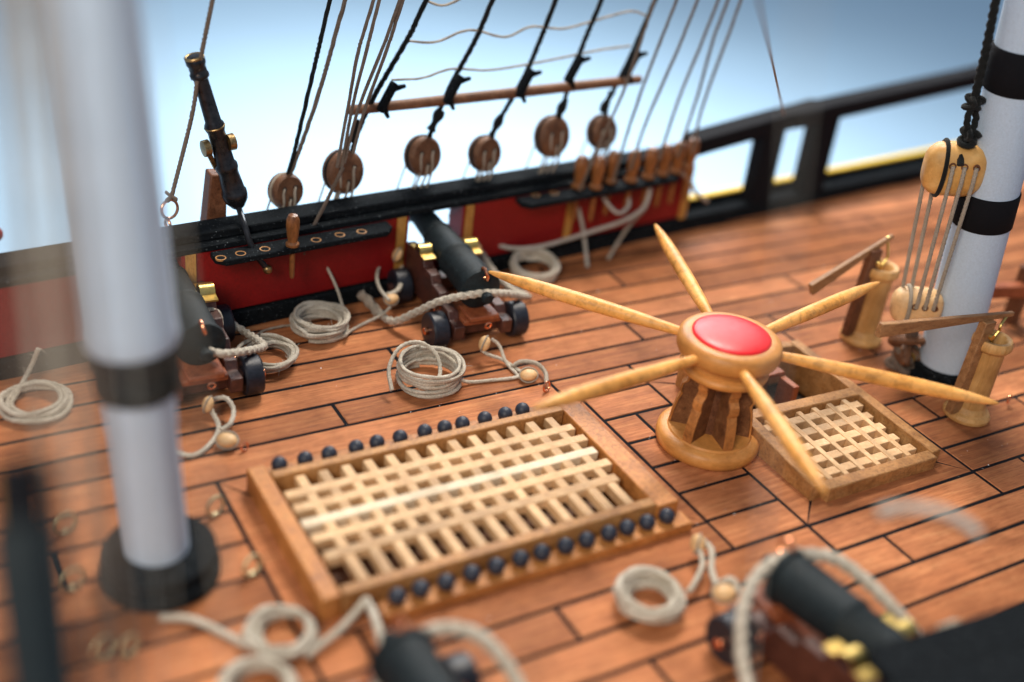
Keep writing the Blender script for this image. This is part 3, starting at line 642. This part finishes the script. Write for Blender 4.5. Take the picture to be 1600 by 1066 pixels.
MB().lathe([(1.175, 3.82), (1.17, 3.86), (1.08, 3.91), (.86, 3.955), (.6, 3.985), (.3, 4.0), (.02, 4.005)], seg=64).build('dome', 'dome_red', cp, ang=60)
tips = [(-4.66, 6.25, 3.5), (2.58, 7.37, 3.66), (7.65, 1.47, 3.58), (5.94, -5.05, 3.26), (-3.1, -7.16, 4.2), (-7.66, -1.48, 4.0)]
inn = [(1057, 503), (1112, 470), (1213, 505), (1222, 552), (1162, 572), (1088, 550)]
for tp, (ix, iy) in zip(tips, inn):
    tp = V(tp); best = min((abs(math.hypot(*(at(ix, iy, z))[:2]) - 1.66), z) for z in [2.6 + .02 * k for k in range(60)]) if 0 else None
    dirn = V((tp.x, tp.y, 0)).normalized(); i0 = dirn * 1.42 + V((0, 0, 3.45))
    r0 = [(0, .14), (.08, .16), (.2, .195), (.35, .22), (.5, .23), (.66, .225), (.8, .195), (.91, .135), (.97, .085), (1, .045)]
    L = (tp - i0).length; ax = (tp - i0).normalized()
    MB().lathe([(r, u * L) for u, r in r0] + [(.01, L + .04)], i0, ax, 24).build('bar', 'bar_wood', cp, ang=60)

# ------------------------------------------------------------ elm tree pumps
def pump(x, y, label, lever, s=1.22, hz=1.14):
    t = thing('deck_pump', (x, y, 0), label, 'pump', 'deck pumps beside the right mast')
    sc_ = lambda L: [(r * s, z * hz) for r, z in L]
    fl = lambda a, z: 1 - .035 * abs(math.sin(4 * a)) if .5 < z < 2.6 else 1
    MB().lathe(sc_([(.56, 0), (.62, .05), (.63, .14), (.58, .24), (.50, .29), (.47, .36), (.43, .44), (.42, 1.2), (.41, 2.3), (.42, 2.34)]), (x, y, 0), seg=48, rfun=fl).build('barrel', 'pump_wood', t, ang=24)
    MB().lathe(sc_([(.42, 2.34), (.48, 2.36), (.53, 2.44), (.53, 2.58), (.48, 2.68), (.38, 2.68), (.33, 2.6), (.30, 2.0)]), (x, y, 0), seg=36, caps=False).build('top_ring', 'pump_wood', t, ang=60)
    MB().lathe([(.30, 2.1), (.36, 2.12)], (x, y, 0), seg=20).build('bore', 'hold_shade', t)
    px_ = x - .62
    MB().beam((px_, y + .05, .3), (px_ + .06, y + .05, 3.75), .30, .62, (1, 0, 0), .30, .5).build('post', 'walnut' if y > 0 else 'lever_wood', t, bev=.03)
    a, b = V(lever[0]), V(lever[1])
    MB().beam(a, b, .2, .46, (0, 0, 1), .14, .16).build('lever', 'lever_wood', t, bev=.03)
    MB().lathe([(.1, -.30), (.1, -.2), (.06, -.2)], (px_ + .04, y - .02, 3.32), (0, 1, 0), 14).build('pivot_pin', 'brass', t)
    hk = [b + V((-.25, 0, 0)), V((x + .1, y, 3.5)), V((x + .12, y, 3.3)), V((x - .05, y, 3.0)), V((x - .02, y, 2.4))]
    MB().tube(smooth(hk, .06), .05, 8).build('hook', 'brass', t)
    return t
pump(9.55, -2.0, 'pale wooden pump with brown lever, at the right of the small hatch', ((4.0, -1.85, 4.28), (10.3, -1.85, 3.72)))
pump(9.75, 3.2, 'blurred wooden pump with upward tilted lever, behind the capstan', ((6.55, 3.3, 2.55), (9.95, 3.3, 4.15)))

# ------------------------------------------------------------ masts
def mast(label, base, top, prof, bands, coll):
    base, top = V(base), V(top); ax = (top - base).normalized(); t = thing('mast', base, label, 'mast')
    MB().lathe(prof, base, ax, 48).build('shaft', 'mast_white', t, ang=50)
    for z0, z1, r, mat in bands:
        MB().lathe([(r, z0), (r + .05, z0 + .04), (r + .05, z1 - .04), (r, z1)], base, ax, 48).build('band', mat, t, ang=60)
    MB().lathe(coll, base, (0, 0, 1), 48).build('collar', 'black_paint', t, ang=50)
    return t
mast('white mast with black bands at the right edge, a large block hanging beside it', (10.72, .1, 0), (9.83, .1, 6.77),
     [(.93, 0), (.92, 5), (.88, 20), (.8, 60)], [(6.2, 7.4, .915, 'band_black'), (10.75, 12.1, .91, 'band_black')],
     [(1.15, 0), (1.28, .06), (1.28, .22), (1.12, .3), (1.08, .42), (1.16, .5), (1.12, .62), (.95, .7), (.9, .7)])
mast('thick blurred white mast with dark bands, standing at the left', (-16.62, .4, 0), (-17.16, .4, 10.5),
     [(.74, 0), (.74, 4.4), (.76, 4.5), (.78, 6.7), (.96, 6.75), (1.0, 6.9), (.96, 7.2), (.9, 12), (.82, 17), (.7, 40)],
     [(5.5, 6.2, .86, 'black_paint'), (6.2, 6.75, .92, 'band_black')],
     [(1.25, 0), (1.42, .08), (1.42, .34), (1.25, .42), (1.22, .55), (1.36, .62), (1.34, .82), (1.05, .9), (.8, .9)])

# triple block tackle on the right mast
def triple_block(c, w_, h, d, label, n, strop_mat, up, shell_mat='block_wood'):
    c = V(c); t = thing('triple_block', c, label, 'pulley block')
    nrm = V(n).normalized(); up = V(up).normalized(); u = up.cross(nrm).normalized(); nrm = u.cross(up).normalized()
    m = MB(); prof = []
    K = 20
    def ring(sx, k_, flat):
        out = []
        for i in range(K):
            a = 2 * PI * i / K; ca, sa = math.cos(a), math.sin(a); e = .72
            out.append(c + u * sx + (up * (math.copysign(abs(ca) ** e, ca) * h / 2) + nrm * (math.copysign(abs(sa) ** e, sa) * d / 2)) * k_)
        return out
    lay = [(-.5, .55), (-.46, .72), (-.36, .92), (-.2, 1.0), (.2, 1.0), (.36, .92), (.46, .72), (.5, .55)]
    vs = []; fs = []
    for sx, k_ in lay: vs += ring(sx * w_, k_, 0)
    for i in range(len(lay) - 1):
        for k in range(K): k2 = (k + 1) % K; fs.append((i * K + k, i * K + k2, (i + 1) * K + k2, (i + 1) * K + k))
    fs.append(tuple(reversed(range(K)))); fs.append(tuple((len(lay) - 1) * K + k for k in range(K)))
    m.add(vs, fs); m.build('shell', shell_mat, t, ang=50)
    for k in (-1, 0, 1):
        p = c + u * (k * w_ * .2 + w_ * .09) + nrm * (d / 2 - .02) + up * h * .18
        MB().lathe([(.11, -.05), (.11, .035), (.07, .04), (.06, -.02)], p, nrm, 14).build('sheave_hole', 'walnut', t)
    pts = [c - u * w_ * .22 + up * (math.cos(a) * h * .53) + nrm * (math.sin(a) * d * .55) for a in [2 * PI * k / 30 for k in range(30)]]
    MB().tube(pts, .07, 8, closed=True).build('strop', strop_mat, t)
    return c, u, up, nrm
mu = V((-.13, 0, 1))
cU = atx(1490, 264, 8.3); cL = atx(1432, 478, 8.8)
tk = (cU - cL).normalized()
cu, uu, upu, nn = triple_block(cU, 1.8, 1.72, 1.05, 'large orange block with three holes and a black strop, hanging beside the right mast', (-.60, -.80, .05), 'rope_black', tk)
cl, ul, upl, nl = triple_block(cL, 1.6, 1.3, 1.0, 'pale block with three holes and white threads, low beside the right mast', (-.60, -.80, .05), 'rope_grey', tk, 'pear_wood')
FG = 'falls between the two large blocks'
for k, nm in ((-1, 'left'), (0, 'middle'), (1, 'right')):
    rope('%s one of three ropes leaving the front holes of the large orange block' % nm, [cu + uu * (k * .35 + .16) + nn * .56 + upu * .32, cu + uu * (k * .34 + .15) + nn * .62 - upu * .5, cl + ul * (k * .28 + .14) + nl * .52 + upl * .55, cl + ul * (k * .28 + .14) + nl * .5 + upl * .25], .062, 'rope_grey', FG, 'tackle_fall')
for k, nm in ((-2, 'outermost left'), (-1.1, 'inner left')):
    rope('%s rope behind the falls under the large orange block' % nm, [cu + uu * (k * .36) - nn * .3 - upu * .6, cl + ul * (k * .32 + .1) - nl * .2 + upl * .5], .062, 'rope_grey', FG, 'tackle_fall')
top = atx(1562, -30, 8.1); k1 = atx(1521, 160, 8.2); k2 = atx(1514, 215, 8.25)
sw = thing('block_pendant', k2, 'thick black rope with knots above the large orange block', 'rope')
MB().tube(smooth([k1, atx(1540, 80, 8.15), top], .07), .125, 9, 3, .8).build('upper_rope', 'rope_black', sw)
MB().tube(smooth([k1, (k1 + k2) / 2 + V((-.18, 0, 0)), k2], .07), .1, 9, 3, .7).build('eye_leg', 'rope_black', sw)
MB().tube(smooth([k1, (k1 + k2) / 2 + V((.2, 0, 0)), k2], .07), .1, 9, 3, .7).build('eye_leg', 'rope_black', sw)
def knot(c, r, seed, n=3):
    gk = random.Random(seed); c = V(c); pts = []
    for i in range(n * 9):
        a = i * 2 * PI / 9; pts.append(c + V((r * math.cos(a) * (1 + .2 * math.sin(i)), r * math.sin(a * 1.3 + seed), r * 1.2 * math.cos(a * .7 + seed) * .8)))
    return smooth(pts, .05)
MB().tube(knot(k1, .19, 3), .08, 7).build('knot', 'rope_black', sw)
MB().tube(knot(k2, .22, 5), .09, 7).build('knot', 'rope_black', sw)
MB().tube(smooth([k2, cU + tk * .9, cU + tk * .4 + nn * .58], .05), .11, 8).build('seizing', 'rope_black', sw)
ht = thing('block_hook', atx(1420, 540, 9.6), 'dark fuzzy rope strop and shackle at the foot of the low block', 'shackle')
p0 = atx(1418, 548, 9.6)
MB().tube(knot(p0 + V((-.1, 0, .25)), .42, 7, 4), .15, 8).build('strop', 'deadeye_wood', ht)
MB().tube(knot(p0 + V((0, 0, -.35)), .36, 2, 3), .13, 8).build('hook', 'rope_brown', ht)
MB().torus(p0 + V((-.25, -.3, -.1)), (-.5, -.8, .2), .2, .06).build('ring', 'brass', ht)
MB().lathe([(.16, 0), (.16, .5)], V((p0.x, p0.y, 0)), seg=14).build('eye_bolt', 'gloss_black', ht)
MB().tube(smooth([p0 + V((0, 0, .5)), cL - tk * .6], .05), .22, 8).build('link', 'rope_brown', ht)
# wooden bitt at the far right edge
bt = thing('mast_bitt', (15.3, 2.5, 0), 'blurred reddish wooden bitt behind the right mast, at the right edge', 'bitt')
MB().beam((14.9, 2.7, 0), (14.9, 2.7, 2.4), .5, .5, (1, 0, 0)).build('post', 'walnut', bt, bev=.04)
MB().beam((16.9, 2.2, 0), (16.9, 2.2, 2.4), .5, .5, (1, 0, 0)).build('post', 'walnut', bt, bev=.04)
MB().beam((14.2, 2.6, 1.55), (18.5, 1.6, 1.55), .45, .5).build('crosspiece', 'red_wood', bt, bev=.04)

# ------------------------------------------------------------ deadeyes, shrouds, stave
SH = 'black shrouds with deadeyes outside the far wall'
YS = 13.1
def shp(px, py): return aty(px, py, YS)
dead = [((446, 298), .60, 'small grey deadeye at the far left of the row, under two black ropes'),
        ((536, 268), .76, 'second deadeye from the left, behind the brown ropes'),
        ((660, 243), .72, 'third deadeye from the left, with pale holes'),
        ((757, 240), .66, 'fourth deadeye from the left, darkest brown'),
        ((862, 213), .78, 'fifth deadeye from the left, widest of the row'),
        ((940, 206), .66, 'last deadeye on the right, nearest the belaying pins')]
for i, ((px, py), r, lab) in enumerate(dead):
    c = shp(px, py); t = thing('deadeye', c, lab, 'deadeye', 'wooden deadeyes hanging above the far rail')
    ax = V((-.05, -.78, -.12)).normalized() if i else V((.1, -1, -.1)); ax = V((.22, -.9, .18)).normalized()
    th = .3
    MB().lathe([(r * .5, -th), (r * .86, -th), (r * .99, -th * .62), (r * .99, -th * .25), (r * .9, -.02), (r * .9, .02), (r * .99, th * .25), (r * .99, th * .62), (r * .86, th), (r * .5, th)], c, ax, 36).build('disc', 'deadeye_wood', t, ang=50)
    MB().torus(c, ax, r * .95, .07, 36, 8).build('strop', 'rope_black' if i else 'rope_grey', t)
    q = ax.to_track_quat('Z', 'Y')
    for a in (0.5, 2.6, 4.7):
        p = c + q @ V((r * .42 * math.cos(a), r * .42 * math.sin(a), th))
        MB().lathe([(.09, -.02), (.09, .015), (.07, .02)], p, ax, 12).build('lanyard_hole', 'hold_shade', t)  # dark disc painted for the shade inside the hole
        MB().tube(smooth([p, p + V((-.05, -.06, -.12)), c + V(((p.x - c.x) * .9 - .12, -th - .08, -r * 1.05)), c + V(((p.x - c.x) * .9 - .6, .1, -r - 1.9))], .08), .045, 6).build('lanyard', 'rope_grey', t)
    for k, dx in enumerate((-.62, -.3, .08, .4)):
        a = c + V((r * dx * 1.1, -.25 if k % 2 else .25, -r * .5)); b = a + V((-.55 + dx * .2, .0, -2.2))
        MB().tube([a, b], .032, 6).build('lanyard', 'rope_grey', t)
paths = [[(446, 282), (458, 245), (490, 110), (520, -20)], [(450, 282), (466, 240), (500, 140), (545, -20)],
         [(548, 246), (560, 205), (585, 150), (640, 55), (676, -20)], [(668, 222), (680, 190), (705, 132), (745, 58), (778, -20)],
         [(765, 222), (778, 192), (818, 122), (845, 60), (876, -20)], [(872, 190), (880, 165), (893, 118), (915, 60), (948, -20)],
         [(945, 185), (952, 155), (982, 95), (1002, 50), (1032, -20)]]
labs = ['left black rope rising from the small left deadeye', 'right black rope rising from the small left deadeye', 'dark shroud rising from the second deadeye', 'dark shroud rising from the third deadeye',
        'dark shroud rising from the fourth deadeye', 'dark shroud rising from the fifth deadeye', 'dark shroud rising from the last deadeye']
SP = {}
for i, (pa, lab) in enumerate(zip(paths, labs)):
    sp = [aty(x, y, YS - .0 * k) for k, (x, y) in enumerate(pa)]
    e = sp[-1] + (sp[-1] - sp[-2]).normalized() * 12; sp.append(e)
    rope(lab, sp, .07 if i < 2 else .088, 'rope_black' if i == 0 else ('rope_black' if i > 1 else 'rope_brown'), SH, 'shroud', 'shroud', .12)
for i, (px, py, r, lab) in enumerate([(555, 205, .13, 'second'), (681, 188, .15, 'third'), (776, 196, .13, 'fourth'), (877, 170, .14, 'fifth'), (948, 160, .13, 'last')]):
    m = MB(); a = shp(px - 8, py + 16); b = shp(px + 8, py - 16)
    m.tube(smooth([a, b], .06), [r * (1.05 + .3 * math.sin(k * .55 + px)) for k in range(len(smooth([a, b], .06)))], 10)
    tag(m.build('rope_seizing', 'rope_black'), 'black lashing on the shroud above the %s deadeye' % lab, 'lashing', 'lashings above the deadeyes')
m = MB(); m.lathe([(.12, 0), (.17, .1), (.19, 3), (.2, 7), (.18, 11), (.15, (shp(1000, 124) - shp(543, 173)).length)], shp(543, 173), shp(1000, 124) - shp(543, 173), 16)
tag(m.build('stave', 'rope_grey' if 0 else 'deadeye_wood'), 'brown wooden stave lashed across the shrouds above the deadeyes', 'stave')
for px, py, lab in ((605, 152, 'on the second deadeye shroud'), (708, 140, 'on the third deadeye shroud'), (820, 130, 'on the fourth deadeye shroud'), (897, 108, 'on the fifth deadeye shroud'), (987, 100, 'on the last deadeye shroud')):
    c = aty(px, py, YS - .25); t = thing('cleat', c, 'black notched cleat tied %s' % lab, 'cleat', 'black cleats on the shrouds')
    d = (aty(px + 14, py - 26, YS - .25) - c).normalized(); sd = V((1, 0, 0)) - d * d.x; sd.normalize()
    m = MB(); m.beam(c - d * .55, c + d * .55, .22, .34, (0, 1, 0)); m.build('body', 'black_paint', t, bev=.05)
    for s_ in (-1, 1):
        MB().beam(c + d * .3 * s_, c + d * .62 * s_ + sd * .42, .2, .2, (0, 1, 0), .12, .12).build('horn', 'black_paint', t, bev=.03)
RT = 'thin ratlines between the shrouds'
for pts_, lab in (([(612, 125), (660, 122), (705, 108), (760, 110), (812, 103), (880, 90), (940, 78), (985, 72)], 'lower thin wavy line crossing the shrouds'),
                  ([(637, 64), (680, 66), (720, 50), (745, 48), (790, 58), (830, 42), (880, 45), (930, 32), (985, 18), (1010, 25)], 'upper thin wavy line crossing the shrouds'),
                  ([(668, 2), (690, 9), (712, 2), (730, -10)], 'short thin line sagging at the top edge between two shrouds')):
    rope(lab, [shp(*p) for p in pts_], .04, 'rope_pale' if 0 else 'rope_grey', RT, 'ratline', 'line', .15)
# running rigging to the belaying pins and to the left rack
RR = 'thin brown running ropes rising from the far rail'
def line(lab, pts_, r=.055, mat='rope_brown', y0=12.0, y1=12.0, group=RR):
    n = len(pts_) - 1; p = [aty(x, y, y0 + (y1 - y0) * i / n) for i, (x, y) in enumerate(pts_)]
    p.append(p[-1] + (p[-1] - p[-2]).normalized() * 14)
    rope(lab, p, r, mat, group, 'running_rope', 'rope', .12)
line('rope from the right rack pin at the left end, crossing the last deadeye', [(905, 300), (930, 240), (975, 140), (1030, -20)], y0=12.0)
line('thin rope just right of the last deadeye', [(958, 285), (975, 225), (1005, 135), (1065, -20)])
line('second thin rope right of the last deadeye', [(985, 265), (1010, 190), (1060, 75), (1098, -20)])
line('faint thin rope in the middle of the right bundle', [(1030, 250), (1055, 170), (1095, 70), (1130, -20)])
line('rope second from the right in the bundle left of the open rail', [(1058, 245), (1090, 150), (1115, 60), (1145, -20)])
line('rightmost thin rope of the bundle, ending at the end post', [(1082, 240), (1090, 195), (1110, 130), (1140, 50), (1165, -20)])
line('left one of a brown rope pair crossing the second deadeye', [(527, 262), (545, 160), (560, 80), (590, -20)], y0=11.8)
line('right one of a brown rope pair crossing the second deadeye', [(534, 262), (552, 160), (575, 70), (598, -20)], y0=11.8)
line('brown rope left of the stave end', [(538, 255), (560, 170), (600, 70), (632, -20)], y0=11.8)
line('brown rope running beside the stave end', [(552, 240), (572, 165), (607, 70), (636, -20)], y0=11.8)
rope('thin brown rope crossing the second deadeye down to the left pin rack', [aty(474, 398, 11.4), aty(482, 370, 11.5), aty(505, 325, 11.6), aty(536, 262, 11.7)], .06, 'rope_brown', RR, 'running_rope')
rope('thin pale line hanging from the orange pin to the deck by the flat coil', [at(468, 362, 2.7), at(490, 378, 2.3), at(507, 410, 1.7), at(528, 455, .9), at(544, 512, .1)], .05, 'rope_white', None, 'hanging_line')
rope('short white rope turned round the orange pin', [at(446, 372, 2.7), at(450, 395, 2.2), at(455, 412, 1.9), at(458, 385, 2.6)], .05, 'rope_grey', None, 'hanging_line')
rope('thin line lying on the deck behind the two left coils', rp((388, 535, .05), (410, 518, .05), (435, 511, .05), (455, 508, .05)), .04, 'rope_grey', None, 'hanging_line')
HG = 'ropes hanging from the right pins'
rope('rope hanging straight down from the leftmost right pin to the deck', [at(898, 302, 2.4), at(905, 330, 1.9), at(912, 365, 1.0), at(918, 418, .05)], .075, 'rope_pale', HG, 'hanging_rope')
rope('long pale rope sagging along the foot of the red wall to the blurred coil', [at(1012, 280, 2.9), at(1015, 298, 2.5), at(1005, 325, 1.9), at(975, 345, 1.5), at(930, 360, 1.2), at(880, 376, 1.0), at(840, 386, .95), at(800, 388, .95), at(768, 380, 1.1)], .085, 'rope_pale', HG, 'hanging_rope')
rope('pale rope loop under the middle right pins', [at(935, 292, 2.8), at(945, 312, 2.4), at(965, 333, 2.0), at(982, 322, 2.1), at(980, 300, 2.5), at(970, 285, 2.8)], .07, 'rope_pale', HG, 'hanging_rope')
rope('rope slanting from the right pins down to the deck', [at(1015, 300, 2.4), at(1008, 325, 1.8), at(985, 350, 1.1), at(965, 380, .5), at(950, 405, .05)], .07, 'rope_grey', HG, 'hanging_rope')
rope('pale rope draped over the last right pins', [at(1045, 262, 2.95), at(1062, 268, 2.9), at(1080, 285, 2.4), at(1086, 300, 2.2), at(1105, 315, 1.6)], .08, 'rope_grey', HG, 'hanging_rope')

# ------------------------------------------------------------ swivel gun on its post, and the ringed stay
sg_ = thing('swivel_gun', aty(330, 350, 12.4), 'dark bronze swivel gun with curved tiller on a post above the red wall', 'swivel gun')
A, B = aty(303, 88, 12.3), aty(371, 318, 12.3); L = (B - A).length; ax = (B - A).normalized()
bl = MB().lathe([(.15, -.02), (.24, 0), (.30, .06), (.30, .22), (.26, .32), (.26, .52), (.29, .56), (.29, .66), (.22, .72), (.25, L * .42), (.31, L * .44), (.31, L * .47), (.27, L * .49), (.30, L * .7), (.36, L * .72), (.36, L * .745), (.32, L * .77), (.37, L * .9), (.41, L * .91), (.41, L * .94), (.38, L * .97), (.22, L * 1.02), (.08, L * 1.04)], A, ax, 28).build('barrel', 'bronze', sg_, ang=50)
MB().torus(A + ax * .03, ax, .26, .05).build('muzzle_ring', 'worn_bronze', bl)
MB().torus(A + ax * L * .455, ax, .30, .035).build('barrel_ring', 'worn_bronze', bl)
MB().tube(smooth([B - ax * .1, aty(376, 334, 11.9), aty(382, 352, 11.35), aty(391, 380, 11.0), aty(401, 400, 10.85), aty(415, 417, 10.75)], .08), .1, 10).build('tiller', 'bronze', sg_)
MB().ball(aty(418, 421, 10.72), .16).build('tiller_knob', 'worn_bronze', sg_)
for px, py in ((322, 232), (361, 222)):
    c = aty(px, py, 12.2); MB().lathe([(.1, -.12), (.26, -.1), (.27, .1), (.1, .12)], c, (1, .1, .1), 16).build('yoke_arm', 'worn_bronze', sg_)
    MB().beam(c, aty(337, 262, 12.5), .16, .2, (0, 1, 0)).build('yoke_arm', 'worn_bronze', sg_, bev=.03)
pt = thing('swivel_post', aty(332, 350, 12.7), 'brown wooden post carrying the swivel gun on the far rail', 'post')
MB().beam(aty(332, 362, 12.9), aty(338, 268, 12.9), .75, .7, (1, 0, 0), .6, .55).build('post_body', 'walnut', pt, bev=.05)
er = thing('rail_ring', aty(262, 355, 12.6), 'copper ring and eye on the far rail holding the rope left of the swivel gun', 'ring')
rc = aty(265, 327, 12.3); MB().torus(rc, (.35, -.9, .1), .30, .05, 28, 8).build('ring', 'copper', er)
MB().torus(aty(262, 350, 12.35), (.9, .3, .0), .14, .05, 20, 8).build('eye', 'copper', er)
rope('taut rope from the copper rail ring up past the muzzle of the swivel gun', [aty(268, 308, 12.3), aty(300, 180, 12.2), aty(312, 100, 12.1), aty(336, -20, 12), aty(370, -200, 12)], .065, 'rope_brown', None, 'stay_rope')
MB().tube(knot(aty(267, 308, 12.3), .13, 4), .055, 7).build('knot', 'rope_brown', er)

# ------------------------------------------------------------ very near ropes, out of focus: shrouds of the near side
NG = 'out of focus near ropes between camera and deck'
def near(lab, top_x, rail_x, r, mat='rope_grey', d=12.5):
    B_ = V((rail_x, -yb(rail_x) - .6, 3.5)); A_ = CAM + ray(top_x, 0) * d
    rope(lab, [A_ + (A_ - B_) * 1.2, B_], r, mat, NG, 'near_shroud', 'rope', .25)
near('very blurred brown rope streak immediately left of the left mast', 82, -19.6, .085, 'rope_brown', 12.5)
near('very blurred pale streak at the far left top', 20, -20.4, .065, 'rope_grey')
near('very blurred grey streak second from the left edge', 50, -20.0, .065, 'rope_grey')
near('very blurred streak over the left mast', 175, -19.0, .014, 'rope_grey')
near('very blurred streak on the right flank of the left mast', 222, -18.0, .022, 'rope_grey')
near('faint blurred streak at the left edge', -8, -20.9, .07, 'rope_brown')
near('blurred pale line rising in front of the left mast base', 150, -19.3, .02, 'rope_pale', 15)
near('very blurred vertical streak before the open rail', 1262, -9.2, .014, 'rope_pale')
tag(MB().tube([CAM + ray(1172, -60) * 22, CAM + ray(1225, 180) * 46], .035, 6).build('near_shroud', 'rope_grey'), 'faint thin line in the sky above the open rail', 'rope', NG)
rope('blurred pale rope arc floating before the deck right of the small hatch', [CAM + ray(x, y) * 22 for x, y in ((1372, 800), (1410, 793), (1460, 797), (1500, 812), (1530, 835))], .1, 'rope_pale', NG, 'near_rope')
# dark near post at the lower left
np_ = thing('near_fitting', CAM + ray(70, 1066) * 22, 'very blurred black and ochre post fitting at the lower left edge', 'fitting')
a = CAM + ray(28, 715) * 14; b = CAM + ray(33, 815) * 14; c = CAM + ray(54, 990) * 14; d = V((-20.7, -12.6, 3.4))
MB().tube(smooth([a, b], .2), .34, 16).build('head', 'band_black', np_)
MB().tube(smooth([b, c, d], .2), .42, 16).build('post', 'iron_black', np_)
MB().beam(CAM + ray(2, 740) * 17, CAM + ray(8, 820) * 17, .3, .3, (1, 0, 0)).build('strip', 'ochre_wood', np_)
rb = MB().ball(CAM + ray(-8, 366) * 40, .28); tag(rb.build('red_knob', 'red_paint'), 'dark red round knob cut by the left edge above the rail', 'knob')
